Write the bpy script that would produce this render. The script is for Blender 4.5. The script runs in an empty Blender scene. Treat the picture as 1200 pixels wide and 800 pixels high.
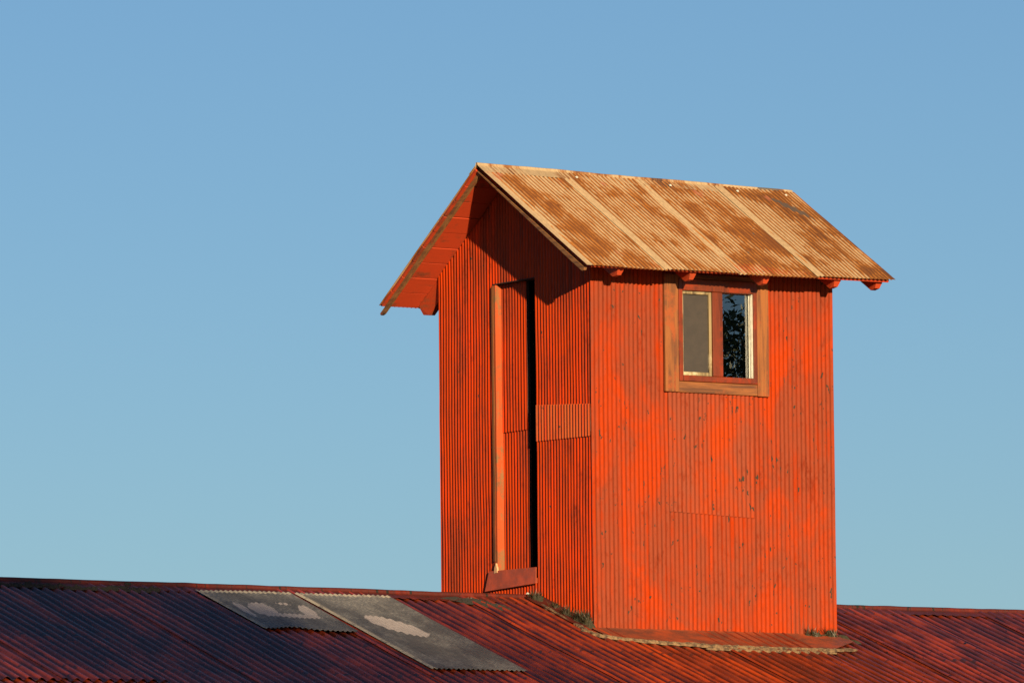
import bpy, bmesh, math, random
import numpy as np
from mathutils import Vector, noise

random.seed(7)
rng = np.random.default_rng(7)
sc = bpy.context.scene
COL = sc.collection
V = Vector

# ------------------------------------------------------------------ dimensions (metres)
L = 1.775            # tower length along the ridge (x)
W = 1.718            # tower depth (y)
M = W / 2
TB = 0.349           # barn roof slope
YR = 0.6276          # barn ridge line, z = 0
SB = math.hypot(1, TB)
ALB = .84            # common factor on every base colour

# ------------------------------------------------------------------ node helpers
def new_mat(name):
    m = bpy.data.materials.new(name)
    m.use_nodes = True
    nt = m.node_tree
    for n in list(nt.nodes):
        nt.nodes.remove(n)
    out = nt.nodes.new('ShaderNodeOutputMaterial')
    p = nt.nodes.new('ShaderNodeBsdfPrincipled')
    nt.links.new(p.outputs[0], out.inputs[0])
    return m, nt, p, out

class NG:
    def __init__(s, nt): s.nt = nt
    def link(s, a, b): s.nt.links.new(a, b)
    def node(s, t, **k):
        n = s.nt.nodes.new(t)
        for a, b in k.items(): setattr(n, a, b)
        return n
    def setin(s, inp, v):
        if hasattr(v, 'is_linked') or isinstance(v, bpy.types.NodeSocket): s.link(v, inp)
        else:
            inp.default_value = v
    def math(s, op, a, b=None, c=None, clamp=False):
        n = s.node('ShaderNodeMath', operation=op); n.use_clamp = clamp
        s.setin(n.inputs[0], a)
        if b is not None: s.setin(n.inputs[1], b)
        if c is not None: s.setin(n.inputs[2], c)
        return n.outputs[0]
    def coord(s, kind):
        if kind == 'uv':
            u = s.node('ShaderNodeUVMap'); u.uv_map = 'UVMap'
            sd = s.node('ShaderNodeAttribute'); sd.attribute_name = 'seed'
            sep = s.node('ShaderNodeSeparateXYZ'); s.link(u.outputs[0], sep.inputs[0])
            cmb = s.node('ShaderNodeCombineXYZ')
            s.link(sep.outputs[0], cmb.inputs[0]); s.link(sep.outputs[1], cmb.inputs[1]); s.link(sd.outputs['Fac'], cmb.inputs[2])
            return cmb.outputs[0]
        return s.node('ShaderNodeTexCoord').outputs['Object']
    def scaled(s, vec, sx, sy, sz):
        n = s.node('ShaderNodeVectorMath', operation='MULTIPLY')
        s.link(vec, n.inputs[0]); n.inputs[1].default_value = (sx, sy, sz)
        return n.outputs[0]
    def noise(s, vec, scale=1, detail=4, rough=.55, dist=0):
        n = s.node('ShaderNodeTexNoise')
        s.link(vec, n.inputs['Vector']); n.inputs['Scale'].default_value = scale
        n.inputs['Detail'].default_value = detail; n.inputs['Roughness'].default_value = rough
        n.inputs['Distortion'].default_value = dist
        return n.outputs['Fac']
    def ramp(s, x, lo, hi, a=0., b=1.):
        n = s.node('ShaderNodeMapRange'); n.interpolation_type = 'SMOOTHSTEP'
        s.link(x, n.inputs[0]); n.inputs[1].default_value = lo; n.inputs[2].default_value = hi
        n.inputs[3].default_value = a; n.inputs[4].default_value = b
        return n.outputs[0]
    def mix(s, f, a, b):
        n = s.node('ShaderNodeMix', data_type='RGBA')
        s.setin(n.inputs[0], f)
        for i, v in ((6, a), (7, b)):
            if isinstance(v, tuple): n.inputs[i].default_value = (v[0] * ALB, v[1] * ALB, v[2] * ALB, 1)
            else: s.link(v, n.inputs[i])
        return n.outputs[2]
    def attr(s, name):
        n = s.node('ShaderNodeAttribute'); n.attribute_name = name
        return n.outputs['Fac']
    def bump(s, p, h, strength=.3, dist=.002):
        n = s.node('ShaderNodeBump'); n.inputs['Strength'].default_value = strength
        n.inputs['Distance'].default_value = dist
        s.link(h, n.inputs['Height']); s.link(n.outputs[0], p.inputs['Normal'])

def mat_paint(name, bright, dull, dark, chip=(.05, .035, .025), ci=.70, streak=30., bal=.5, rough=.42, warm=None, kind='uv', spec=.3, rows=None, valley=0., vr=(-.45, -.95), fresh=None, tint=0.):
    """old oil paint on corrugated sheet: blotches, one streak per rib, chips"""
    m, nt, p, out = new_mat(name); g = NG(nt)
    c = g.coord(kind)
    big = g.noise(g.scaled(c, 2.2, 1.5, 3.1), 1.6, 5, .6)
    rib = g.noise(g.scaled(c, streak, .55, 3.7), 1, 2, .5)
    med = g.noise(g.scaled(c, 9, 3.5, 5), 1, 5, .65)
    fine = g.noise(g.scaled(c, 60, 25, 9), 1, 3, .6)
    t = g.math('ADD', g.math('MULTIPLY', big, .5), g.math('ADD', g.math('MULTIPLY', rib, .7), g.math('MULTIPLY', med, .35)))
    f = g.ramp(t, bal + .16, bal + .40)
    col = g.mix(f, bright, dull)
    f2 = g.ramp(g.math('ADD', g.math('MULTIPLY', med, .6), g.math('MULTIPLY', fine, .4)), .53, .70, 0, .75)
    col = g.mix(f2, col, dark)
    if warm:
        w = g.ramp(g.noise(g.scaled(c, 3.3, 2.4, 8.3), 1.4, 5, .6), .54, .66, 0, .9)
        col = g.mix(w, col, warm)
    p.inputs['Specular IOR Level'].default_value = spec
    if fresh:   # areas where the newer, stronger coat survives, drawn out down the sheet
        fn = g.math('ADD', g.math('MULTIPLY', g.noise(g.scaled(c, 3.6, 1.5, 6.1), 1, 5, .65, .6), .75), g.math('MULTIPLY', rib, .25))
        col = g.mix(g.ramp(fn, .44, .64, 0, .85), col, fresh)
    if tint:    # every sheet weathered to its own depth
        wn = g.node('ShaderNodeTexWhiteNoise', noise_dimensions='1D'); g.link(g.attr('seed'), wn.inputs['W'])
        col = g.mix(g.ramp(wn.outputs[0], 0, 1, 0, tint), col, dark)
    if valley:   # darker towards the bottoms of the corrugations, broken up by noise
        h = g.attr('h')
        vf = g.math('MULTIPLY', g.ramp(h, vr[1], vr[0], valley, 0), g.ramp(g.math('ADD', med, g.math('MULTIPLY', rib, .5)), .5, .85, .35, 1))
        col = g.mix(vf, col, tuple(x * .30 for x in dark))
    if rows:   # dirt collected along the nail rows
        sep = g.node('ShaderNodeSeparateXYZ'); g.link(c, sep.inputs[0])
        for (v0, wd_) in rows:
            d = g.math('ABSOLUTE', g.math('SUBTRACT', sep.outputs[1], v0))
            d = g.math('ADD', d, g.math('MULTIPLY', g.noise(g.scaled(c, 16, 6, 2), 1, 3, .6), .16))
            col = g.mix(g.ramp(d, .075 + wd_, .095 + wd_, .85, 0), col, (.030, .014, .014))
    # chips and drips
    ch = g.noise(g.scaled(c, 42, 17, 11), 1, 3, .6)
    gate = g.noise(g.scaled(c, 6.5, 3.1, 7.7), 1, 2, .5)
    chf = g.ramp(g.math('ADD', ch, g.math('MULTIPLY', gate, .28)), ci + .145, ci + .175)
    col = g.mix(chf, col, chip)
    g.link(col, p.inputs['Base Color'])
    r = g.ramp(fine, .3, .7, rough - .08, rough + .14)
    g.link(r, p.inputs['Roughness'])
    g.bump(p, g.math('ADD', med, g.math('MULTIPLY', chf, -.6)), .25, .0015)
    return m

def mat_rust(name, pale, rust, dark, amount=0.5, blob=None):
    m, nt, p, out = new_mat(name); g = NG(nt)
    c = g.coord('uv'); h = g.attr('h'); lap = g.attr('lap')
    big = g.noise(g.scaled(c, 2.6, 1.7, 2.3), 1.3, 4, .6, .4)
    st = g.noise(g.scaled(c, 26, 1.1, 4.4), 1, 4, .65)
    med = g.noise(g.scaled(c, 14, 5, 3), 1, 5, .7)
    fine = g.noise(g.scaled(c, 90, 28, 3), 1, 3, .6)
    s = g.math('ADD', g.math('MULTIPLY', g.ramp(big, .36, .66), .42), g.math('MULTIPLY', st, .75))
    s = g.math('ADD', s, g.math('MULTIPLY', med, .35))
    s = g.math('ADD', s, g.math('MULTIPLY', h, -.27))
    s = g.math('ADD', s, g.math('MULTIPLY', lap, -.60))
    f = g.ramp(s, .79 - amount * .3, .99 - amount * .3)
    col = g.mix(g.ramp(fine, .35, .65), pale, tuple(x * .8 for x in pale))
    col = g.mix(f, col, rust)
    f2 = g.ramp(g.math('ADD', s, g.math('MULTIPLY', fine, .25)), 1.08 - amount * .3, 1.30 - amount * .3)
    col = g.mix(f2, col, dark)
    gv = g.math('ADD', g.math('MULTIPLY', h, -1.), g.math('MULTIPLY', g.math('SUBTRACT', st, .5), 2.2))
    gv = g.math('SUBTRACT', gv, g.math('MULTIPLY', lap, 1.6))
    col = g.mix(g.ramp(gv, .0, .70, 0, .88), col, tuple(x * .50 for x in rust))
    pk = g.ramp(g.noise(g.scaled(c, 5, 3, 9), 1, 3, .5), .66, .73, 0, .6)
    col = g.mix(pk, col, (.40, .12, .07))
    if blob:
        cu, cv, ru, rv, ang = blob
        sep = g.node('ShaderNodeSeparateXYZ'); g.link(c, sep.inputs[0])
        du = g.math('SUBTRACT', sep.outputs[0], cu); dv = g.math('SUBTRACT', sep.outputs[1], cv); ca, sa = math.cos(ang), math.sin(ang)
        a = g.math('DIVIDE', g.math('ADD', g.math('MULTIPLY', du, ca), g.math('MULTIPLY', dv, sa)), ru)
        b = g.math('DIVIDE', g.math('SUBTRACT', g.math('MULTIPLY', dv, ca), g.math('MULTIPLY', du, sa)), rv)
        r = g.math('ADD', g.math('ADD', g.math('MULTIPLY', a, a), g.math('MULTIPLY', b, b)), g.math('MULTIPLY', med, 1.2))
        col = g.mix(g.ramp(r, 1.35, 1.6, .9, 0), col, (.085, .062, .05))
    bl = g.ramp(g.noise(g.scaled(c, 22, 14, 5.1), 1, 2, .5), .735, .76, 0, .8)
    col = g.mix(bl, col, (.10, .07, .05))
    g.link(col, p.inputs['Base Color'])
    p.inputs['Roughness'].default_value = .72
    g.bump(p, med, .3, .001)
    return m

def mat_wood(name, base, dark, paintc=None, pf=.5, axis=2, rough=.7, sc_=1.0):
    m, nt, p, out = new_mat(name); g = NG(nt)
    c = g.coord('obj')
    s = [38., 38., 38.]; s[axis] = 2.2
    grain = g.noise(g.scaled(c, *[x * sc_ for x in s]), 1, 4, .6, .5)
    blot = g.noise(g.scaled(c, 6, 6, 6), 1, 5, .65)
    fine = g.noise(g.scaled(c, 110, 110, 110), 1, 2, .5)
    col = g.mix(g.ramp(grain, .38, .66), base, dark)
    if paintc:
        f = g.ramp(g.math('ADD', g.math('MULTIPLY', blot, .7), g.math('MULTIPLY', grain, .3)), pf - .05, pf + .07)
        col = g.mix(f, col, paintc)
    col = g.mix(g.ramp(fine, .68, .78, 0, .7), col, tuple(x * .35 for x in dark))
    g.link(col, p.inputs['Base Color']); p.inputs['Roughness'].default_value = rough
    g.bump(p, grain, .35, .002)
    return m

def mat_plain(name, a, b, scale=20, rough=.8, bumpd=.003):
    m, nt, p, out = new_mat(name); g = NG(nt)
    c = g.coord('obj')
    n1 = g.noise(g.scaled(c, scale, scale, scale), 1, 6, .65)
    g.link(g.mix(g.ramp(n1, .35, .65), a, b), p.inputs['Base Color'])
    p.inputs['Roughness'].default_value = rough
    g.bump(p, n1, .5, bumpd)
    return m

# ------------------------------------------------------------------ materials
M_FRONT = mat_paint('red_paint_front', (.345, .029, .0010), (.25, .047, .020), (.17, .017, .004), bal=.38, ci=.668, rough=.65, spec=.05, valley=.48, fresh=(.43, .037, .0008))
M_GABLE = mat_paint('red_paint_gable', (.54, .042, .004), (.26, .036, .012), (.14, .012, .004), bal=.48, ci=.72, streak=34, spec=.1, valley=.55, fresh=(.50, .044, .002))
M_WORN = mat_paint('worn_paint_patch', (.50, .055, .008), (.46, .085, .018), (.27, .040, .010), bal=.50, ci=.66, streak=34)
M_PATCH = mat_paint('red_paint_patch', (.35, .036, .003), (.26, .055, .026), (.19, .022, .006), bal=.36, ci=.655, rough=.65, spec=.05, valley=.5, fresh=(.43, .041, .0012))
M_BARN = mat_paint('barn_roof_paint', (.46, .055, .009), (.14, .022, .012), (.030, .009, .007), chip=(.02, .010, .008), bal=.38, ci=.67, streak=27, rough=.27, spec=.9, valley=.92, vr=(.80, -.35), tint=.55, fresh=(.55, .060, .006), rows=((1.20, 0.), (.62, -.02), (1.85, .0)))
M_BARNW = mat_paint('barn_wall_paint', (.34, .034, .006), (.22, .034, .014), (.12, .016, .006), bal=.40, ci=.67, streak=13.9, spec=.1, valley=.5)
M_CAP = mat_paint('barn_cap_paint', (.22, .022, .008), (.085, .016, .011), (.04, .014, .010), chip=(.02, .015, .01), bal=.36, ci=.60, streak=6, rough=.45)
M_RUST = mat_rust('rusty_galvanised', (.52, .355, .20), (.42, .140, .014), (.15, .042, .006), 1.06)
M_RUST2 = mat_rust('rusty_galvanised_torn', (.50, .340, .19), (.40, .135, .014), (.12, .036, .006), 1.16, blob=(.47, .30, .035, .18, -.49))
M_RUSTCAP = mat_rust('rusty_cap', (.46, .32, .18), (.26, .10, .025), (.07, .030, .016), 1.12, blob=(1.93, -.055, .16, .06, 0))
M_UNDER = mat_wood('painted_soffit', (.24, .045, .012), (.14, .025, .009), (.46, .040, .004), .42, axis=0)
M_RAFT = mat_wood('painted_rafter', (.28, .06, .018), (.17, .04, .012), (.44, .045, .005), .42, axis=1)
M_RAKE = mat_wood('weathered_rake', (.27, .115, .035), (.13, .055, .02), (.38, .06, .01), .60, axis=1)
M_TRIM = mat_wood('window_trim_wood', (.28, .088, .015), (.12, .036, .008), (.30, .060, .006), .57, axis=2)
M_TRIMH = mat_wood('window_trim_wood_level', (.25, .080, .016), (.09, .028, .008), (.28, .060, .008), .62, axis=0)
M_SASH = mat_wood('sash_red', (.16, .028, .007), (.08, .015, .005), (.23, .028, .004), .52, axis=2, rough=.4)
M_CREAM = mat_wood('cream_frame', (.30, .22, .11), (.09, .06, .028), (.52, .43, .27), .54, axis=2, rough=.5)
M_WHITE = mat_plain('white_frame', (.62, .58, .50), (.50, .45, .37), 30, .4)
M_POST = mat_wood('door_post_wood', (.24, .11, .035), (.12, .055, .02), (.42, .060, .004), .44, axis=2)
M_PALE = mat_plain('broken_wood', (.72, .42, .22), (.60, .30, .15), 60, .8)
M_SILL = mat_plain('brown_red_sheet', (.58, .085, .022), (.36, .065, .022), 9, .45, .001)
M_FLASH = mat_plain('flashing_metal', (.33, .056, .014), (.13, .040, .020), 7, .6, .001)
M_TAR = mat_plain('cracked_sealant', (.24, .145, .070), (.055, .032, .018), 34, .9, .012)
M_MOSS = mat_plain('moss', (.022, .022, .009), (.045, .034, .014), 60, .95, .006)
M_CRUST = mat_plain('black_lichen', (.014, .014, .012), (.030, .022, .014), 70, .95, .006)
M_DARK = mat_plain('interior_dark', (.03, .012, .01), (.02, .01, .01), 8, .9)  # near-black colour, also standing in for interior and door-head shade
M_INT = mat_plain('screen_mesh', (.044, .034, .029), (.034, .027, .024), 14, .75, .0005)

# fibreglass skylight with pale repair blotches of their own shape
def mat_fibre(name, blobs):
    m, nt, p, out = new_mat(name); g = NG(nt)
    c = g.coord('uv')
    sep = g.node('ShaderNodeSeparateXYZ'); g.link(c, sep.inputs[0]); u, v = sep.outputs[0], sep.outputs[1]
    wob = g.noise(g.scaled(c, 9, 9, 1), 1, 3, .6)
    mask = None
    for (cu, cv, ru, rv, ang) in blobs:
        du = g.math('SUBTRACT', u, cu); dv = g.math('SUBTRACT', v, cv)
        ca, sa = math.cos(ang), math.sin(ang)
        a = g.math('DIVIDE', g.math('ADD', g.math('MULTIPLY', du, ca), g.math('MULTIPLY', dv, sa)), ru)
        b = g.math('DIVIDE', g.math('SUBTRACT', g.math('MULTIPLY', dv, ca), g.math('MULTIPLY', du, sa)), rv)
        r = g.math('ADD', g.math('MULTIPLY', a, a), g.math('MULTIPLY', b, b))
        r = g.math('ADD', r, g.math('MULTIPLY', wob, .7))
        k = g.ramp(r, 1.28, 1.42, 1, 0)
        mask = k if mask is None else g.math('MAXIMUM', mask, k)
    n1 = g.noise(g.scaled(c, 60, 40, 1), 1, 4, .7); n2 = g.noise(g.scaled(c, 5, 3, 1), 1, 4, .6)
    vor = g.node('ShaderNodeTexVoronoi'); g.link(g.scaled(c, 120, 110, 1), vor.inputs['Vector']); vor.inputs['Scale'].default_value = 1
    base = g.mix(g.ramp(n1, .35, .68), (.125, .120, .118), (.225, .210, .195))
    base = g.mix(g.ramp(n2, .38, .62, 0, .8), base, (.075, .072, .072))
    base = g.mix(g.ramp(vor.outputs[0], 0, .25, .5, 0), base, (.26, .22, .18))
    col = g.mix(g.math('MULTIPLY', mask, .85), base, g.mix(g.ramp(n1, .3, .7), (.50, .43, .41), (.40, .34, .32)))
    ed = g.math('MAXIMUM', g.ramp(u, .02, .045, 1, 0), g.ramp(v, .035, .05, 1, 0))
    edn = g.math('MULTIPLY', ed, g.ramp(g.noise(g.scaled(c, 20, 12, 1), 1, 3, .6), .36, .5, .3, .95))
    col = g.mix(edn, col, (.42, .36, .28))
    g.link(col, p.inputs['Base Color']); p.inputs['Roughness'].default_value = .5
    g.bump(p, n1, .3, .001)
    return m
M_FIB1 = mat_fibre('fibreglass_a', [(.24, .40, .085, .15, .25), (.10, .42, .030, .16, .1), (.39, .525, .17, .045, .12), (.53, .43, .05, .15, .25), (.45, .27, .05, .02, .2)])
M_FIB2 = mat_fibre('fibreglass_b', [(.30, .70, .115, .235, -.35)])

m, nt, p, out = new_mat('window_glass'); g = NG(nt); M_GLASS = m
nt.nodes.remove(p)
gl = g.node('ShaderNodeBsdfGlossy'); gl.inputs['Roughness'].default_value = 0.0; gl.inputs['Color'].default_value = (.92, .97, 1, 1)
tr = g.node('ShaderNodeBsdfTransparent'); tr.inputs['Color'].default_value = (.85, .88, .86, 1)
fr = g.node('ShaderNodeFresnel'); fr.inputs['IOR'].default_value = 1.8
mx = g.node('ShaderNodeMixShader'); g.link(g.math('MULTIPLY', fr.outputs[0], 2.6, clamp=True), mx.inputs[0])
gc = g.coord('obj'); gb = g.node('ShaderNodeBump'); gb.inputs['Strength'].default_value = 1; gb.inputs['Distance'].default_value = .00006
g.link(g.noise(g.scaled(gc, 9, 9, 6), 1, 1, .4), gb.inputs['Height']); g.link(gb.outputs[0], gl.inputs['Normal'])
g.link(tr.outputs[0], mx.inputs[1]); g.link(gl.outputs[0], mx.inputs[2]); g.link(mx.outputs[0], out.inputs[0])

def mat_leaf(name, a, b):
    m, nt, p, out = new_mat(name); g = NG(nt)
    oi = g.attr('seed')
    wn = g.node('ShaderNodeTexWhiteNoise', noise_dimensions='1D'); g.link(oi, wn.inputs['W'])
    g.link(g.mix(wn.outputs[0], a, b), p.inputs['Base Color']); p.inputs['Roughness'].default_value = .5
    return m
M_LEAF = mat_leaf('leaves', (.05, .085, .025), (.12, .14, .045))
M_GRASS = mat_leaf('grass_blades', (.020, .020, .008), (.055, .038, .014))
M_BARK = mat_plain('bark', (.10, .075, .05), (.16, .12, .085), 12, .9, .02)
M_GROUND = mat_plain('dry_grass_ground', (.12, .10, .045), (.17, .14, .07), .8, .95, .05)
M_BOARDW = mat_wood('barn_wall_boards', (.32, .04, .02), (.18, .03, .015), (.42, .05, .015), .5, axis=2)

# ------------------------------------------------------------------ object helpers
def thing(name, label, cat, loc, group=None):
    o = bpy.data.objects.new(name, None); COL.objects.link(o)
    o.location = loc; o['label'] = label; o['category'] = cat
    if group: o['group'] = group
    o.empty_display_size = .3
    return o

def base_of(par):
    b = V((0, 0, 0))
    while par is not None:
        b += V(par.location); par = par.parent
    return b

def link_mesh(name, verts, faces, mat, parent, smooth=False, label=None, attrs=None, uv=None, loc=None):
    """verts are world coordinates; the object sits at loc (its own origin) under its parent"""
    pb = base_of(parent)
    loc = V(loc) if loc is not None else pb
    me = bpy.data.meshes.new(name)
    vv = np.asarray(verts, dtype=float) - np.array(loc)
    me.from_pydata(vv.tolist(), [], [list(f) for f in faces])
    if uv is not None:
        ul = me.uv_layers.new(name='UVMap')
        li = np.zeros(len(me.loops), dtype=np.int32); me.loops.foreach_get('vertex_index', li)
        ul.data.foreach_set('uv', np.asarray(uv, dtype=np.float32)[li].ravel())
    if attrs:
        for k, a in attrs.items():
            at = me.attributes.new(k, 'FLOAT', 'POINT'); at.data.foreach_set('value', np.asarray(a, dtype=np.float32))
    me.materials.append(mat)
    if smooth: me.polygons.foreach_set('use_smooth', [True] * len(me.polygons))
    me.update()
    if smooth and len(me.edges):
        cnt = np.zeros(len(me.edges), dtype=np.int32); le = np.zeros(len(me.loops), dtype=np.int32)
        me.loops.foreach_get('edge_index', le); np.add.at(cnt, le, 1)
        sa = me.attributes.new('sharp_edge', 'BOOLEAN', 'EDGE'); sa.data.foreach_set('value', cnt == 1)
    o = bpy.data.objects.new(name, me); COL.objects.link(o)
    o.parent = parent; o.location = loc - pb
    if label: o['label'] = label
    return o

def top(o, label, cat, group=None, kind=None):
    o['label'] = label; o['category'] = cat
    if group: o['group'] = group
    if kind: o['kind'] = kind
    return o

SEED = [0]
def sheet_geo(F, u0, u1, vlo, vhi, pitch, amp, phase=0, off=0., nv=12, seg=10, wob=.002, flat=None, lap=.0, ragged=0., uo=0., vo=0., wseed=0.):
    n = max(2, int(round((u1 - u0) / pitch * seg)))
    us = np.linspace(u0, u1, n + 1)
    verts = []; faces = []; uv = []; hh = []; lp = []
    fl = vlo if callable(vlo) else (lambda u: vlo)
    fh = vhi if callable(vhi) else (lambda u: vhi)
    for i, u in enumerate(us):
        a, b = fl(u), fh(u)
        c = math.sin(2 * math.pi * u / pitch + phase)
        rag = ragged * (noise.noise(V((u * 7.3, wseed, 3.3))))
        for j in range(nv + 1):
            v = a + (b - a) * j / nv
            if j == nv: v += rag
            k = 1.0
            if flat:
                if flat[0] > 0 and u - u0 < flat[0]: k = max(0, (u - u0) / flat[0] - .35) / .65
                if flat[1] > 0 and u1 - u < flat[1]: k = max(0, (u1 - u) / flat[1] - .35) / .65
            w = wob * (noise.noise(V((u * 1.7, v * 1.3, wseed))) + .5 * noise.noise(V((u * 6.1, v * 3.7, wseed + 9))))
            dent = noise.noise(V((u * 4.0, v * 5.0, wseed + 4))); k *= 1 - .18 * max(0, dent)
            P, N = F(u, v)
            verts.append(P + N * (off + amp * c * k + w)); uv.append((u - uo, v - vo)); hh.append(c * k)
            d = min(u - u0, 9)
            lp.append(max(0., 1 - max(0, d - .045) / .03) if lap else 0.)
    for i in range(n):
        for j in range(nv):
            a = i * (nv + 1) + j
            faces.append((a, a + nv + 1, a + nv + 2, a + 1))
    return verts, faces, uv, hh, lp

def corr(name, parent, mat, F, panels, pitch, amp, seed=None, thick=.0008, label=None, flip=False, **kw):
    """one corrugated sheet object built from one or several panels (u0,u1,vlo,vhi)"""
    SEED[0] += 1; sd = SEED[0] * 1.37 if seed is None else seed
    VV = []; FF = []; UV = []; HH = []; LP = []
    for (u0, u1, a, b) in panels:
        v, f, uv, h, lp = sheet_geo(F, u0, u1, a, b, pitch, amp, wseed=sd, **kw)
        o = len(VV); VV += v; FF += [tuple(x + o for x in (q[::-1] if flip else q)) for q in f]; UV += uv; HH += h; LP += lp
    ob = link_mesh(name, VV, FF, mat, parent, True, label, {'h': HH, 'seed': [sd] * len(VV), 'lap': LP}, UV)
    if thick:
        s = ob.modifiers.new('thickness', 'SOLIDIFY'); s.thickness = thick; s.offset = -1
    return ob

def prism(name, parent, mat, poly, ext, bevel=.002, jit=0., label=None, cuts=0):
    """polygon of world points extruded by a vector"""
    bm = bmesh.new()
    a = [bm.verts.new(V(q)) for q in poly]
    b = [bm.verts.new(V(q) + V(ext)) for q in poly]
    n = len(poly)
    bm.faces.new(a); bm.faces.new(b[::-1])
    for i in range(n):
        bm.faces.new((a[i], b[i], b[(i + 1) % n], a[(i + 1) % n]))
    bmesh.ops.recalc_face_normals(bm, faces=bm.faces)
    if bevel: bmesh.ops.bevel(bm, geom=list(bm.edges), offset=bevel, segments=1, affect='EDGES', clamp_overlap=True)
    if cuts:
        bmesh.ops.subdivide_edges(bm, edges=[e for e in bm.edges if e.calc_length() > .15], cuts=cuts, use_grid_fill=True)
    if jit:
        for v in bm.verts:
            c = v.co
            v.co += V((noise.noise(c * 3.1), noise.noise(c * 3.1 + V((7, 0, 0))), noise.noise(c * 3.1 + V((0, 9, 0))))) * jit
    verts = [v.co.copy() for v in bm.verts]; bm.verts.index_update()
    faces = [[v.index for v in f.verts] for f in bm.faces]
    bm.free()
    return link_mesh(name, verts, faces, mat, parent, False, label)

def box(name, parent, mat, x, y, z, **k):
    return prism(name, parent, mat, [(x[0], y[0], z[0]), (x[1], y[0], z[0]), (x[1], y[1], z[0]), (x[0], y[1], z[0])], (0, 0, z[1] - z[0]), **k)

# ------------------------------------------------------------------ BARN
barn = thing('barn', 'long red barn whose weathered corrugated roof carries the tower', 'barn', (0, 0.6, -4.8))
XA, XB = -9.10, 8.40
def FB(u, v):       # front slope: u = x, v = distance down the slope
    s = .012 * noise.noise(V((u * .35, 2.2, 0))) + .004 * noise.noise(V((u * 1.3, v * .8, 5)))
    return V((u, YR - v / SB, -v * TB / SB + s)), V((0, -TB / SB, 1 / SB))
def FBk(u, v):
    return V((u, YR + v / SB, -v * TB / SB)), V((0, TB / SB, 1 / SB))
BP, BA = .65 / 9, .0105
GZ0 = -4.8
xs = -9.0
i = 0
while xs < XB - .6:
    o = .0075 if i % 2 else -.001
    end = 2.07 + max(0, (xs + 4.9) * .11) + .02 * math.sin(i * 2.3)
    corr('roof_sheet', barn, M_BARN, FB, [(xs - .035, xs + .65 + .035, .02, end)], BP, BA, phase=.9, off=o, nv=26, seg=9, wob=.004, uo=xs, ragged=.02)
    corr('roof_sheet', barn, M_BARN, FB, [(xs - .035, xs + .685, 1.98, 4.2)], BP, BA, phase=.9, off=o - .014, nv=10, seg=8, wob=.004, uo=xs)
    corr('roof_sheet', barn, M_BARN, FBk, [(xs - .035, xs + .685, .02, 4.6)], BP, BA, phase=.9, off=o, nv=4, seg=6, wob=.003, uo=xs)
    xs += .65; i += 1
sk1 = corr('skylight_panel', barn, M_FIB1, FB, [(-2.51, -1.865, .135, lambda u: .955 - .05 * math.exp(-((u + 2.28) / .12) ** 2) + .02 * (u + 2.2))], .0335, .0042, off=.0235, nv=18, seg=8, wob=.004, uo=-2.51, vo=.135, thick=.0015, label='short grey skylight panel with hooked pale blotch')
sk2 = corr('skylight_panel', barn, M_FIB2, FB, [(-1.815, -1.155, .125, 1.735)], .0335, .0042, off=.0245, nv=26, seg=8, wob=.004, uo=-1.815, vo=.125, thick=.0015, label='long grey skylight panel with pale oval blotch')
# ridge cap: bent flashing with a small roll, draped over both slopes
def cap_mesh(x0, x1, width, par, mat, name, lift=.014, roll=.016, line=None, slope=TB, n=220, wv=.006, cor=BP):
    VV = []; FF = []; UV = []
    prof = []
    wv_ = width
    sb = math.hypot(1, slope)
    for k in (-1, -.8, -.55, -.3, -.13): prof.append((k * wv_ / sb, -abs(k) * wv_ * slope / sb + lift))
    for a in range(5):
        t = math.pi * (1 - a / 4); prof.append((math.cos(t) * roll, lift + roll * .25 + math.sin(t) * roll * .8))
    for k in (.13, .3, .55, .8, 1): prof.append((k * wv_ / sb, -abs(k) * wv_ * slope / sb + lift))
    m_ = len(prof)
    for i in range(n + 1):
        x = x0 + (x1 - x0) * i / n
        y0, z0 = line(x)
        z0 += wv * noise.noise(V((x * 1.9, 1.1, 0))) + wv * .5 * noise.noise(V((x * 7, 4, 0)))
        for j, (dy, dz) in enumerate(prof):
            e = abs(dy) / wv_
            wz = (lift * .32) * math.sin(2 * math.pi * x / cor + .9) * (e > .9) + wv * .6 * noise.noise(V((x * 4, j * .7, 2))) * e
            VV.append(V((x, y0 + dy * (1 + .07 * noise.noise(V((x * 5, dy * 9, 7))) * (e > .9)), z0 + dz + wz))); UV.append((x, dy))
    for i in range(n):
        for j in range(m_ - 1):
            a = i * m_ + j
            FF.append((a, a + m_, a + m_ + 1, a + 1))
    ob = link_mesh(name, VV, FF, mat, par, True, None, {'h': [0] * len(VV), 'seed': [5.5] * len(VV), 'lap': [.3] * len(VV)}, UV)
    s = ob.modifiers.new('thickness', 'SOLIDIFY'); s.thickness = .0012; s.offset = 0
    return ob
def bridge(x):
    return YR, .012 * noise.noise(V((x * .35, 2.2, 0)))
cap_mesh(-9.0, 8.4, .125, barn, M_CAP, 'ridge_cap', line=bridge, n=900, lift=.013)
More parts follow.
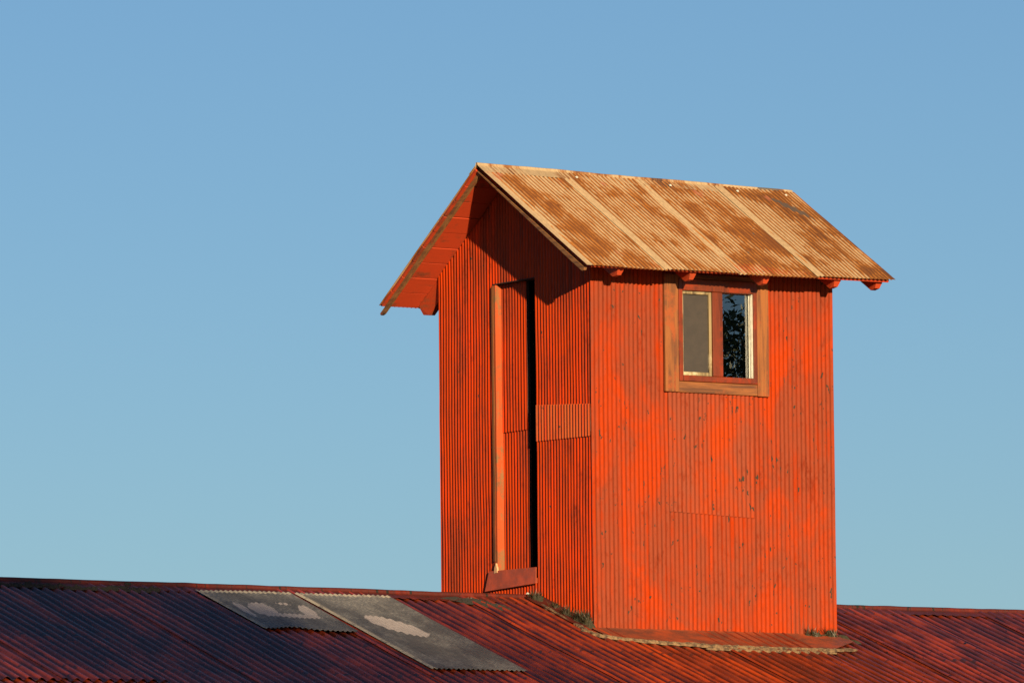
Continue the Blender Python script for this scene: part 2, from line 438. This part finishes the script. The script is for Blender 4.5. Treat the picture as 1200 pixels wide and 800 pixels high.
# barn body below the roof
def FWA(y0, sgn):
    return lambda u, v: (V((u, y0, v)), V((0, sgn, 0)))
def FWE(x0, sgn):
    return lambda u, v: (V((x0, u, v)), V((sgn, 0, 0)))
ya, yb = YR - 3.66, YR + 4.00
gt = lambda y: -abs(y - YR) * TB - .07
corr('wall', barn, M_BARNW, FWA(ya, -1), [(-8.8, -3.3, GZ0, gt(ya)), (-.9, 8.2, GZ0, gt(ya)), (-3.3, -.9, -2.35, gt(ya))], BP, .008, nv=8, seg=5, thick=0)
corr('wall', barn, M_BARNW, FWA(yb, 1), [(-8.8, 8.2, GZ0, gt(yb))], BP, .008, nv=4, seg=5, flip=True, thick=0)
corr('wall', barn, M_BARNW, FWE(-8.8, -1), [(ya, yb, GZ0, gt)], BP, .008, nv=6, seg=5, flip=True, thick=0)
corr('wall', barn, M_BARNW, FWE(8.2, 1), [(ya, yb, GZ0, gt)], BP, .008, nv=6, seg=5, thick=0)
bdoor = box('door', barn, M_BOARDW, (-3.32, -.88), (ya - .07, ya - .025), (GZ0 + .03, -2.3), bevel=.004)
for z0 in (-4.5, -2.6): box('rail', bdoor, M_BOARDW, (-3.30, -.90), (ya - .095, ya - .071), (z0, z0 + .16), bevel=.004)

# ------------------------------------------------------------------ TOWER
tw = thing('roof_tower', 'orange red corrugated metal tower with rusty gable roof, standing on the barn ridge', 'tower', (0.88, .86, -.2))
TP, TA = .0317, .0037
# roof corner points (world)
RF, RB = V((-.2656, .8591, 2.6797)), V((2.0999, .8591, 2.6378))
EF, EB = V((-.2275, -.3012, 1.9546)), V((2.0535, -.3012, 1.9677))
KF, KB = V((-.2505, 2.0194, 1.9166)), V((2.06, 2.0194, 1.9300))
RL = (RB - RF).length
SL = (EF - RF).length
def F_roof(E0, E1, sgn):
    def F(u, v):
        s = u / RL; t = v / SL
        sag = -.010 * math.sin(math.pi * min(1, max(0, s))) * t
        P = RF.lerp(RB, s).lerp(E0.lerp(E1, s), t) + V((0, 0, sag))
        return P, V((0, sgn * .54, .842)).normalized()
    return F
F_f = F_roof(EF, EB, -1); F_k = F_roof(KF, KB, 1)
roof = link_mesh('roof', [RF + V((.03, 0, -.033)), RB + V((-.03, 0, -.033)), RF + V((.03, .02, -.045)), RB + V((-.03, .02, -.045)), RF + V((.03, -.02, -.045)), RB + V((-.03, -.02, -.045))],
                 [(0, 1, 3, 2), (0, 4, 5, 1), (2, 3, 5, 4), (0, 2, 4), (1, 5, 3)], M_UNDER, tw)
laps = [(0, .605), (.575, 1.17), (1.145, 1.775), (1.75, RL)]
for i, (a, b) in enumerate(laps):
    fl = (.05, 0) if i == 0 else ((0, .03) if i == 3 else (0, 0))
    corr('roof_sheet', roof, M_RUST2 if i == 3 else M_RUST, F_f, [(a, b, .02, SL + (.004, -.004, .006, 0)[i])], TP, TA, phase=.4 * i, off=.0035 * (i % 2) + (.0015 * i), nv=30, seg=10, wob=.0035, flat=fl, lap=1, uo=a - (.03 if i else 0), ragged=.006, thick=.0012)
    corr('roof_sheet', roof, M_RUST, F_k, [(a, b, .02, SL)], TP, TA, phase=.4 * i, off=.0035 * (i % 2) + .0015 * i, nv=12, seg=8, wob=.003, uo=a, thick=.0012)
def tline(x):
    s = (x - RF.x) / RL
    return RF.y, RF.z + (RB.z - RF.z) * s
capo = cap_mesh(RF.x + .002, RB.x - .002, .105, roof, M_RUSTCAP, 'ridge_cap', lift=.004, roll=.009, line=tline, slope=.62, n=260, wv=.004, cor=TP)
# nail heads on the cap
def dome(center, nrm, r, mat, par, name='nail_head'):
    nrm = V(nrm).normalized(); t = nrm.orthogonal().normalized(); b = nrm.cross(t)
    vs = [V(center) + nrm * r * .8]; fs = []
    for ring, (rr, hh) in enumerate(((.6, .6), (1, 0))):
        for k in range(8):
            a = k * math.pi / 4
            vs.append(V(center) + (t * math.cos(a) + b * math.sin(a)) * r * rr + nrm * r * hh * .8)
    for k in range(8):
        fs.append((0, 1 + k, 1 + (k + 1) % 8)); fs.append((1 + k, 9 + k, 9 + (k + 1) % 8, 1 + (k + 1) % 8))
    return link_mesh(name, vs, fs, mat, par, True)
for xx in (.42, 1.12, 1.63, 2.0):
    P, N = F_f(xx - RF.x, .088); dome(P + N * .012, N, .011, M_WHITE, roof)
# sheathing boards under the sheets: seven per slope, running along the ridge
NBD = 9
for F, sgn in ((F_f, -1), (F_k, 1)):
    for k in range(NBD):
        v0 = .03 + k * (SL - .045) / NBD; v1 = .03 + (k + 1) * (SL - .045) / NBD - .0035 - .002 * (k % 3)
        x0 = (.052 if sgn < 0 else .006) + .004 * noise.noise(V((k * 3.1, sgn, 0))); x1 = RL - .03
        a, N = F(x0, v0); b, _ = F(x0, v1); c, _ = F(x1, v1); d, _ = F(x1, v0)
        dz = N * (-.0065 - .002 * (k % 2))
        prism('sheathing_board', roof, M_UNDER, [a + dz, b + dz, c + dz, d + dz], N * -.018, bevel=.0015)
# rafters with tapered tails
def rafter(F, x, w_top, w_bot, depth, vend, mat, name='rafter', cut=.035, label=None, top_h=-.027, d0=None):
    prof = []
    P0, N = F(x - RF.x, .02); P1, _ = F(x - RF.x, vend)
    S = (P1 - P0).normalized()
    vs = []
    # cross sections along the slope
    secs = [(P0, depth if d0 is None else d0), (P1 - S * .12, depth), (P1 - S * cut, depth), (P1, depth * .62)]
    for P, dp in secs:
        for (wx, hz) in ((-w_top / 2, top_h), (w_top / 2, top_h), (w_bot / 2, top_h - dp), (-w_bot / 2, top_h - dp)):
            vs.append(P + V((wx, 0, 0)) + N * hz)
    fs = [(0, 1, 2, 3), (15, 14, 13, 12)]
    for s in range(3):
        for k in range(4):
            a = s * 4 + k; b = s * 4 + (k + 1) % 4
            fs.append((a, a + 4, b + 4, b))
    return link_mesh(name, vs, fs, mat, roof, False, label)
for x in (.028, .575, 1.14, 1.69):
    rafter(F_f, x, .050, .030, .078, SL - .045, M_RAFT)
    rafter(F_k, x + (.01 if x < .1 else 0), .066, .044, .105 if x < .1 else .085, SL - .045, M_RAFT, cut=.05)
rafter(F_f, 2.02, .05, .034, .082, SL - .05, M_RAFT); rafter(F_k, 2.02, .05, .034, .08, SL - .05, M_RAFT)
rafter(F_f, -.246, .020, .020, .028, SL - .030, M_RAKE, 'rake_board', .012, top_h=-.034, d0=.005)
rafter(F_k, -.230, .024, .022, .022, SL + .045, M_RAKE, 'rake_board', .03, top_h=-.026, label='weathered brown rake board')

# walls -------------------------------------------------------------
ZU = lambda y: (RF.z - .048) - abs(y - M) * .64     # underside of the boards at the walls
ZB = -.215
def FW(u, v): return V((u, 0, v)), V((0, -1, 0))          # front
def FG(u, v): return V((0, u, v)), V((-1, 0, 0))          # gable with the door
def FKk(u, v): return V((u, W, v)), V((0, 1, 0))
def FE(u, v): return V((L, u, v)), V((1, 0, 0))
zt = 2.085
WX0, WX1, WZ0, WZ1 = .600, 1.225, 1.290, 1.955
corr('wall', tw, M_FRONT, FW, [(-.006, WX0, ZB, zt), (WX1, L + .006, ZB, zt), (WX0, WX1, ZB, WZ0), (WX0, WX1, WZ1, zt)], TP, TA, nv=22, seg=12, wob=.006, flip=False, thick=0, label='sunlit orange red front wall around the window')
DY0, DY1, DZ0, DZ1 = .622, 1.088, .13, 1.97
roofb = lambda y: -abs(y - YR) * TB - .03
corr('wall', tw, M_GABLE, FG, [(.004, DY0, lambda y: roofb(y), lambda y: ZU(y)), (DY1, W - .004, lambda y: roofb(y), lambda y: ZU(y)), (DY0, DY1, lambda y: roofb(y), DZ0), (DY0, DY1, DZ1, lambda y: ZU(y))], TP, TA, nv=24, seg=12, wob=.005, flip=True, thick=0, label='gable wall with the tall narrow doorway')
corr('wall', tw, M_GABLE, FKk, [(0, L, -.55, 2.085)], TP, TA, nv=10, seg=8, flip=True, thick=0)
corr('wall', tw, M_GABLE, FE, [(0.004, W - .004, lambda y: roofb(y), lambda y: ZU(y))], TP, TA, nv=10, seg=8, thick=0)
# overlapping sheets on the front wall
corr('wall_sheet', tw, M_PATCH, FW, [(.5515, 1.187, lambda u: .514 - .022 * (u - .55) / .63, 1.262)], TP, TA, phase=1.9, off=.0075, nv=10, seg=12, wob=.002, thick=.001, ragged=0, label='lapped red sheet below the window')
corr('wall_sheet', tw, M_FRONT, FW, [(1.190, 1.291, ZB + .004, 1.238), (1.291, L + .012, ZB + .004, 2.08)], TP, TA, phase=.2, off=.0045, nv=16, seg=12, wob=.003, thick=.001)
# worn strip and lower sheet on the gable
corr('wall_sheet', tw, M_WORN, FG, [(.012, DY0 - .002, lambda y: .955 + .02 * y, lambda y: 1.150 + .065 * y)], TP, TA, off=.0045, nv=6, seg=12, wob=.001, thick=.001, label='worn tan patch sheet right of the doorway')
# near-black box standing in for the shade inside the tower
link_mesh('interior_shade_box', [(.16, .12, -.1), (L - .05, .12, -.1), (L - .05, W - .05, -.1), (.16, W - .05, -.1), (.16, .12, 1.9), (L - .05, .12, 1.9), (L - .05, W - .05, 1.9), (.16, W - .05, 1.9)],
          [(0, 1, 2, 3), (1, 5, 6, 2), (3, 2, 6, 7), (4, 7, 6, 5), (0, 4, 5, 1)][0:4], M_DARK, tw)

# door ----------------------------------------------------------------
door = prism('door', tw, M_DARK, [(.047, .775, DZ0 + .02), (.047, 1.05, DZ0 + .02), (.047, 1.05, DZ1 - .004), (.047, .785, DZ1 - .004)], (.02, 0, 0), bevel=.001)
def FD(u, v): return V((.040, u, v)), V((-1, 0, 0))
corr('door_sheet', door, M_GABLE, FD, [(.772, 1.052, 1.055, DZ1 - .002)], TP, TA, nv=10, seg=12, wob=.004, thick=.001)
corr('door_sheet', door, M_GABLE, FD, [(.768, 1.052, DZ0, lambda y: 1.075 + .03 * y)], TP, TA, off=-.004, nv=10, seg=12, wob=.005, thick=.001)
box('door_post', tw, M_POST, (-.009, .044), (1.053, 1.094), (.185, DZ1 - .002), jit=.0015, cuts=14, bevel=.003)
box('door_trim', tw, M_TRIM, (-.0125, -.0095), (1.074, 1.0955), (.26, DZ1 - .01), jit=.003, cuts=12, bevel=.001, label='narrow weathered strip along the door post')
box('door_head', tw, M_DARK, (-.006, .058), (DY0 - .002, 1.092), (DZ1, DZ1 + .006), bevel=.001)  # head coloured near-black to paint in the shadow at the doorway top
box('door_stop', tw, M_DARK, (.03, .07), (DY0 - .03, DY0 + .012), (DZ0, DZ1 - .002), bevel=.001)
box('door_threshold', tw, M_SILL, (-.004, .07), (DY0, DY1 - .001), (DZ0 - .03, DZ0 + .004), bevel=.002)
prism('broken_splinter', tw, M_PALE, [(-.020, 1.045, .19), (-.020, 1.085, .188), (-.020, 1.078, .225), (-.020, 1.062, .25), (-.020, 1.05, .222)], (.012, 0, 0), bevel=.001)
prism('sill_plate', tw, M_SILL, [(-.017, .615, .198), (-.017, 1.145, .205), (-.019, 1.192, .082), (-.019, .615, .098)], (.005, 0, 0), bevel=.0015, label='tilted brown red metal plate under the doorway')

# window ---------------------------------------------------------------
win = box('window', tw, M_SASH, (.624, .652), (-.030, .045), (1.312, 1.940), bevel=.003)
def wpart(n, m_, x, y, z, **k): return box(n, win, m_, x, y, z, **k)
wpart('frame', M_SASH, (1.178, 1.203), (-.030, .045), (1.312, 1.940), bevel=.003)
wpart('frame', M_SASH, (.6525, 1.1775), (-.030, .045), (1.868, 1.940), bevel=.003)
wpart('frame', M_SASH, (.6525, 1.1775), (-.033, .045), (1.312, 1.348), bevel=.003)
wpart('mullion', M_SASH, (.876, .950), (-.026, .045), (1.3485, 1.8675), bevel=.004)
box('window_trim', win, M_TRIM, (.5205, .6225), (-.027, -.004), (1.243, 1.965), bevel=.003, jit=.002, cuts=5)
box('window_trim', win, M_TRIM, (1.2045, 1.290), (-.028, -.004), (1.240, 1.965), bevel=.003, jit=.002, cuts=5)
box('window_trim', win, M_TRIMH, (.6230, 1.2040), (-.024, -.004), (1.243, 1.3105), bevel=.003, jit=.002, cuts=4)
box('window_trim', win, M_TRIMH, (.6230, 1.2040), (-.024, -.004), (1.9415, 1.972), bevel=.003)
# left light: insect screen in a cream frame near the face
scr = box('screen', win, M_INT, (.668, .862), (.004, .007), (1.370, 1.850), bevel=0, label='grey insect screen in peeling cream frame')
for x, z in (((.6530, .6670), (1.349, 1.867)), ((.8560, .8755), (1.349, 1.867)), ((.6675, .8555), (1.848, 1.867)), ((.6675, .8555), (1.349, 1.372))):
    box('screen_frame', scr, M_CREAM, x, (-.012, .012), z, bevel=.003, jit=.002)
# right light: clear glass set back, white jamb on its right
gls = box('pane', win, M_GLASS, (.9505, 1.1775), (.0200, .0205), (1.349, 1.867), bevel=0, label='clear glass pane reflecting a tree')
box('sash', win, M_WHITE, (1.1715, 1.1775), (-.018, .006), (1.349, 1.867), bevel=.002)
box('sash', win, M_WHITE, (1.1700, 1.1775), (.013, .0195), (1.349, 1.867), bevel=.002)

# flashing along the foot of the walls -----------------------------------
def roofz(y, off=0): return -(YR - y) * TB + off
fl_pts_top = [(-.012, -.004), (.4, -.006), (.9, -.006), (1.4, -.006), (L + .02, -.006)]
VV = []; FF = []
nx = 60
for i in range(nx + 1):
    s = i / nx; x = -.03 + s * 1.84
    ye = -.165 - .155 * min(1, max(0, (x + .03) / .55)) ** .8 - .02 * math.sin(x * 2.1)
    if x > 1.55: ye = ye + (x - 1.55) / .26 * .16
    for j in range(7):
        t = j / 6
        y = -.010 * (1 - t) + ye * t
        zw = -.186 if j == 0 else None
        z = roofz(y, .0135 + .002 * t) + .002 * noise.noise(V((x * 5, y * 9, 0)))
        if j == 0: VV.append(V((x, -.008, -.206)))
        if j == 0: z = -.2085; y = -.011
        VV.append(V((x, y, z)))
for i in range(nx):
    for j in range(7):
        a = i * 8 + j; FF.append((a, a + 1, a + 9, a + 8))
o = link_mesh('flashing', VV, FF, M_FLASH, tw, True, 'flat red brown flashing below the front wall'); s_ = o.modifiers.new('t', 'SOLIDIFY'); s_.thickness = .0015
# gable flashing: narrow bent strip down the slope and over the ridge
VV = []; FF = []
for i in range(41):
    y = 1.02 - (1.02 + .0) * i / 40
    d = abs(y - YR)
    for (dx, dz) in ((-.0105, .040), (-.012, .030), (-.05, .0225), (-.105 - .02 * (i / 40) + .012 * noise.noise(V((y * 9, 0, 3))), .0215)):
        VV.append(V((dx, y, -d * TB + dz + .004 * noise.noise(V((y * 6, dx * 20, 0))))))
for i in range(40):
    for j in range(3):
        a = i * 4 + j; FF.append((a, a + 1, a + 5, a + 4))
o = link_mesh('flashing', VV, FF, M_CAP, tw, True, 'narrow dark flashing down the gable side'); s_ = o.modifiers.new('t', 'SOLIDIFY'); s_.thickness = .0015
dome((-.09, .60, .032), (-.3, -.3, 1), .012, M_WHITE, tw)

# cracked sealant bead along the flashing edge (lumpy ribbon)
def bead(pts, w, h, name, seed, par, mat=M_TAR):
    VV = []; FF = []
    P = [V(q) for q in pts]
    seglen = [0]
    for a, b in zip(P, P[1:]): seglen.append(seglen[-1] + (b - a).length)
    tot = seglen[-1]; n = int(tot / .012)
    K = 13
    for i in range(n + 1):
        s = tot * i / n
        k = max(0, min(len(P) - 2, next((q for q in range(len(P) - 1) if seglen[q + 1] >= s), len(P) - 2)))
        c = P[k].lerp(P[k + 1], (s - seglen[k]) / max(1e-6, seglen[k + 1] - seglen[k]))
        d = (P[k + 1] - P[k]).normalized(); side = d.cross(V((0, -TB, 1)).normalized()); up = V((0, -TB, 1)).normalized()
        wl = w * (.50 + .9 * noise.noise(V((s * 5, seed, 0))) + .45 * noise.noise(V((s * 19, seed, 5))))
        wr = w * (.55 + .9 * noise.noise(V((s * 4, seed, 30))) + .45 * noise.noise(V((s * 23, seed, 35))))
        end = min(1, s / .05, (tot - s) / .05)
        for j in range(K):
            t = j / (K - 1) * 2 - 1
            crack = 1 if abs(t - .55 * noise.noise(V((s * 3.3, seed, 12)))) > .22 else -.1
            hz = h * (1 - t ** 4) * (.75 + .9 * noise.noise(V((s * 33, t * 3, seed)))) * crack
            VV.append(c + side * (t * (wl if t < 0 else wr)) * (.3 + .7 * end) + up * (hz * end + .001 - (.008 if j in (0, K - 1) else 0)))
    for i in range(n):
        for j in range(K - 1):
            a = i * K + j; FF.append((a, a + K, a + K + 1, a + 1))
    return link_mesh(name, VV, FF, mat, par, False)
def rp(x, y, off=.02): return (x, y, roofz(y, off))
bead([rp(-.115, .05), rp(-.13, -.10), rp(-.09, -.20), rp(.05, -.262), rp(.3, -.315), rp(.65, -.345), rp(1.1, -.372), rp(1.5, -.372), rp(1.70, -.335)],   .048, .008, 'sealant', 1.7, tw)
bead([rp(.55, -.385, .014), rp(1.0, -.405, .014), rp(1.5, -.405, .014)], .026, .006, 'sealant', 6.1, tw)
bead([rp(-.085, .46), rp(-.10, .3), rp(-.11, .12)], .022, .006, 'sealant', 3.1, tw)

# ------------------------------------------------------------------ moss and grass tufts
def tuft_mesh(spots, seed):
    r = random.Random(seed); VV = []; FF = []; SD = []
    for (c, rad, h, n) in spots:
        for _ in range(n):
            a = r.uniform(0, 6.28); q = r.random() ** .5 * rad
            b = V(c) + V((math.cos(a) * q, math.sin(a) * q * .6, -math.sin(a) * q * .6 * -TB))
            b.z = -abs(YR - b.y) * TB + .012
            hh = h * r.uniform(.4, 1.15); le = V((r.uniform(-.5, .5), r.uniform(-.5, .5), 1)).normalized()
            wd = V((math.cos(a + 1.2), math.sin(a + 1.2), 0)) * r.uniform(.0012, .003)
            k = len(VV); m1 = b + le * hh * .55; tp = b + le * hh + V((r.uniform(-.3, .3), r.uniform(-.3, .3), -.15)) * hh * .4
            VV += [b - wd, b + wd, m1 + wd * .8, m1 - wd * .8, tp]
            FF += [(k, k + 1, k + 2, k + 3), (k + 3, k + 2, k + 4)]
            SD += [r.random()] * 5
    return VV, FF, SD
def moss_lump(c, rx, ry, h, seed):
    VV = []; FF = []; nr, na = 6, 18
    c = V(c)
    for i in range(nr + 1):
        t = i / nr
        for j in range(na):
            a = j / na * 6.283
            k = 1 + .45 * noise.noise(V((math.cos(a) * 1.7, math.sin(a) * 1.7, seed)))
            x = c.x + math.cos(a) * rx * t * k; y = c.y + math.sin(a) * ry * t * k
            z = -abs(YR - y) * TB + .008 + h * (1 - t ** 2.2) * (1 + .8 * noise.noise(V((x * 60, y * 60, seed))))
            VV.append(V((x, y, z)))
    for i in range(nr):
        for j in range(na):
            a = i * na + j; b = i * na + (j + 1) % na
            FF.append((a, a + na, b + na, b))
    return VV, FF
def moss_patch(name, label, cat, lumps, tufts, seed, mat=None):
    VV = []; FF = []
    for k, (x, y, rx, ry, h) in enumerate(lumps):
        v, f = moss_lump((x, y, 0), rx, ry, h, seed + k * .77)
        o_ = len(VV); VV += v; FF += [tuple(q + o_ for q in ff) for ff in f]
    cx, cy = lumps[0][0], lumps[0][1]
    loc = (cx, cy, -abs(YR - cy) * TB)
    o = link_mesh(name, VV, FF, mat or M_MOSS, None, False, None, loc=loc)
    top(o, label, cat, kind='stuff')
    if tufts:
        v, f, sd = tuft_mesh(tufts, int(seed * 10))
        link_mesh('blades', v, f, M_GRASS, o, False, None, {'seed': sd}, loc=loc)
    return o
moss_patch('moss', 'dark green moss and dry grass creeping down along the foot of the gable wall', 'moss',
           [(-.035, .10, .05, .07, .035), (-.04, .22, .04, .08, .022), (-.035, .36, .035, .08, .015), (-.03, .02, .045, .04, .04), (-.04, .55, .06, .06, .03), (-.05, .66, .06, .05, .03), (-.04, .80, .05, .05, .02)],
           [((-.03, .045, 0), .045, .10, 190), ((-.03, .12, 0), .045, .08, 150), ((-.04, .25, 0), .05, .07, 90), ((-.035, .38, 0), .04, .06, 60), ((-.05, .57, 0), .06, .07, 90), ((-.06, .72, 0), .07, .055, 90)], 2.1)
moss_patch('moss', 'small green moss clump at the right bottom corner of the tower front wall', 'moss',
           [(1.62, -.035, .05, .022, .022), (1.72, -.03, .06, .03, .028), (1.80, -.06, .035, .05, .018), (1.84, -.13, .02, .05, .01), (1.55, -.03, .035, .015, .012)],
           [((1.60, -.03, 0), .05, .055, 60), ((1.73, -.035, 0), .06, .06, 90), ((1.55, -.03, 0), .02, .075, 16)], 5.2)
moss_patch('moss', 'flat dark moss patch just below the ridge left of the tower', 'moss',
           [(-.56, .50, .13, .05, .016), (-.47, .42, .10, .05, .014), (-.66, .545, .10, .03, .012), (-.42, .36, .06, .04, .010)],
           [((-.55, .50, 0), .10, .02, 60)], 8.3, M_CRUST)
lum = []
rr = random.Random(3)
for k in range(46):
    x = -4.7 + k * .043 + rr.uniform(-.02, .02)
    lum.append((x, YR - rr.uniform(.085, .14), rr.uniform(.03, .07), rr.uniform(.012, .026), rr.uniform(.012, .024)))
lum += [(-3.05 + k * .05, YR - .01 + rr.uniform(-.01, .01), .035, .012, .016 + .004 * (k % 2)) for k in range(4)]
moss_patch('moss', 'black lichen crust along the barn ridge cap at the far left', 'moss', lum, None, 11.1, M_CRUST)

# ------------------------------------------------------------------ trees behind and beside the photographer
def tree(name, label, base, height, crown_c, crown_r, nleaf, leaf, seed, clusters=70):
    r = random.Random(seed); nr = np.random.default_rng(seed)
    t = thing(name, label, 'tree', base)
    VV = []; FF = []
    def limb(a, b, ra, rb, n=8, bend=.2):
        a, b = V(a), V(b); d = (b - a).normalized(); x = d.orthogonal().normalized(); y = d.cross(x)
        off = V((r.uniform(-1, 1), r.uniform(-1, 1), 0)) * bend
        o_ = len(VV)
        for i in range(n + 1):
            s = i / n; c = a.lerp(b, s) + off * math.sin(math.pi * s); rad = ra + (rb - ra) * s
            for k in range(9):
                an = k * 2 * math.pi / 9; rr_ = rad * (1 + .12 * noise.noise(V((an, s * 4, seed))))
                VV.append(c + (x * math.cos(an) + y * math.sin(an)) * rr_)
        for i in range(n):
            for k in range(9):
                p_ = o_ + i * 9 + k; q = o_ + i * 9 + (k + 1) % 9
                FF.append((p_, q, q + 9, p_ + 9))
    B = V(base); C = V(crown_c); R = V(crown_r)
    fork = V((C.x, C.y, B.z + (C.z - R.z - B.z) * .9 + .3))
    limb(B - V((0, 0, .1)), fork, height * .030, height * .020, 10, .15)
    cl = []
    for k in range(clusters):
        while True:
            q = V((r.uniform(-1, 1), r.uniform(-1, 1), r.uniform(-1, 1)))
            if .25 < q.length < 1: break
        q = q * (1 - .18 * r.random())
        c = C + V((q.x * R.x, q.y * R.y, q.z * R.z)); cl.append((c, r.uniform(.10, .2) * min(R)))
        if k % 3 == 0: limb(fork + V((0, 0, r.uniform(0, .5))), c, height * .010, .012, 6, .3)
    link_mesh('trunk', VV, FF, M_BARK, t, True)
    per = nleaf // len(cl); P = []
    for c, rad in cl:
        d = nr.normal(size=(per, 3)); d /= np.linalg.norm(d, axis=1)[:, None]
        d *= (nr.random(per)[:, None] ** .45) * rad * np.array([1.5, 1.5, 1.0])
        P.append(np.array(c) + d)
    P = np.concatenate(P); n = len(P)
    a = nr.normal(size=(n, 3)); a[:, 2] -= .6; a /= np.linalg.norm(a, axis=1)[:, None]
    b = nr.normal(size=(n, 3)); b -= (b * a).sum(1)[:, None] * a; b /= np.linalg.norm(b, axis=1)[:, None]
    s = leaf * nr.uniform(.6, 1.3, n)[:, None]
    vs = np.stack([P - a * s, P + b * s * .32, P + a * s, P - b * s * .32], 1).reshape(-1, 3)
    fs = np.arange(n * 4).reshape(n, 4)
    sd = np.repeat(nr.random(n), 4)
    link_mesh('crown', vs, fs, M_LEAF, t, False, None, {'seed': sd})
    return t
GZ = -4.8
tree('tree', 'tall leafy tree behind the photographer, shading the left of the barn roof', (-20.9, -45, GZ), 16.5, (-20.7, -45, 5.6), (6.7, 3.6, 5.9), 90000, .10, 3, 260)
tree('tree', 'leafy tree to the right of the photographer, mirrored in the tower window pane', (21.3, -29.0, GZ), 10.4, (21.3, -29.0, 2.42), (3.0, 2.6, 3.5), 34000, .062, 9, 130)

# ------------------------------------------------------------------ ground to the horizon
def ground():
    R_ = [0, 6, 14, 30, 60, 120, 300, 900, 3000]; VV = [V((0, 0, GZ))]; FF = []
    na = 48
    for r_ in R_[1:]:
        for k in range(na):
            a = k * 2 * math.pi / na
            VV.append(V((math.cos(a) * r_, math.sin(a) * r_, GZ)))
    for k in range(na): FF.append((0, 1 + k, 1 + (k + 1) % na))
    for i in range(len(R_) - 2):
        for k in range(na):
            a = 1 + i * na + k; b = 1 + i * na + (k + 1) % na
            FF.append((a, a + na, b + na, b))
    o = link_mesh('ground', VV, FF, M_GROUND, None)
    o['kind'] = 'structure'; o['label'] = 'dry grassy ground around the barn'
ground()

# ------------------------------------------------------------------ light
sun_dir = V((-.285, -.943, .180)).normalized()
elev = math.asin(sun_dir.z); az = math.atan2(sun_dir.x, sun_dir.y)
wd = bpy.data.worlds.new('World'); sc.world = wd; wd.use_nodes = True
nt = wd.node_tree; bg = nt.nodes['Background']
sky = nt.nodes.new('ShaderNodeTexSky'); sky.sky_type = 'NISHITA'; sky.sun_disc = False
sky.sun_elevation = elev; sky.sun_rotation = az % (2 * math.pi)
sky.altitude = 0; sky.air_density = .85; sky.dust_density = .45; sky.ozone_density = 3.6
nt.links.new(sky.outputs[0], bg.inputs[0]); bg.inputs[1].default_value = .055
sl = bpy.data.lights.new('sun', 'SUN'); sl.energy = 5.0; sl.angle = math.radians(.5); sl.color = (1, .78, .47)
so = bpy.data.objects.new('sun', sl); COL.objects.link(so)
so.rotation_euler = sun_dir.to_track_quat('Z', 'Y').to_euler(); so.location = (-10, -30, 20)

# ------------------------------------------------------------------ camera
cam = bpy.data.cameras.new('camera'); cam.sensor_width = 36; cam.lens = 9511.07 / 1200 * 36
cam.clip_start = .5; cam.clip_end = 8000
co = bpy.data.objects.new('camera', cam); COL.objects.link(co)
r_ = V((0.83823788, -0.54521129, -0.01009484)); u_ = V((-0.0444144, -0.08671253, 0.99524283)); f_ = V((0.54349297, 0.83380189, 0.09690097))
from mathutils import Matrix
Mx = Matrix((r_, u_, -f_)).transposed().to_4x4(); Mx.translation = V((-27.12364576, -40.72820974, -3.23226078))
co.matrix_world = Mx
sc.camera = co
sc.view_settings.view_transform = 'Standard'; sc.view_settings.look = 'None'
sc.view_settings.exposure = .86; sc.view_settings.gamma = 1
sc.render.engine = 'CYCLES'
sc.cycles.max_bounces = 6
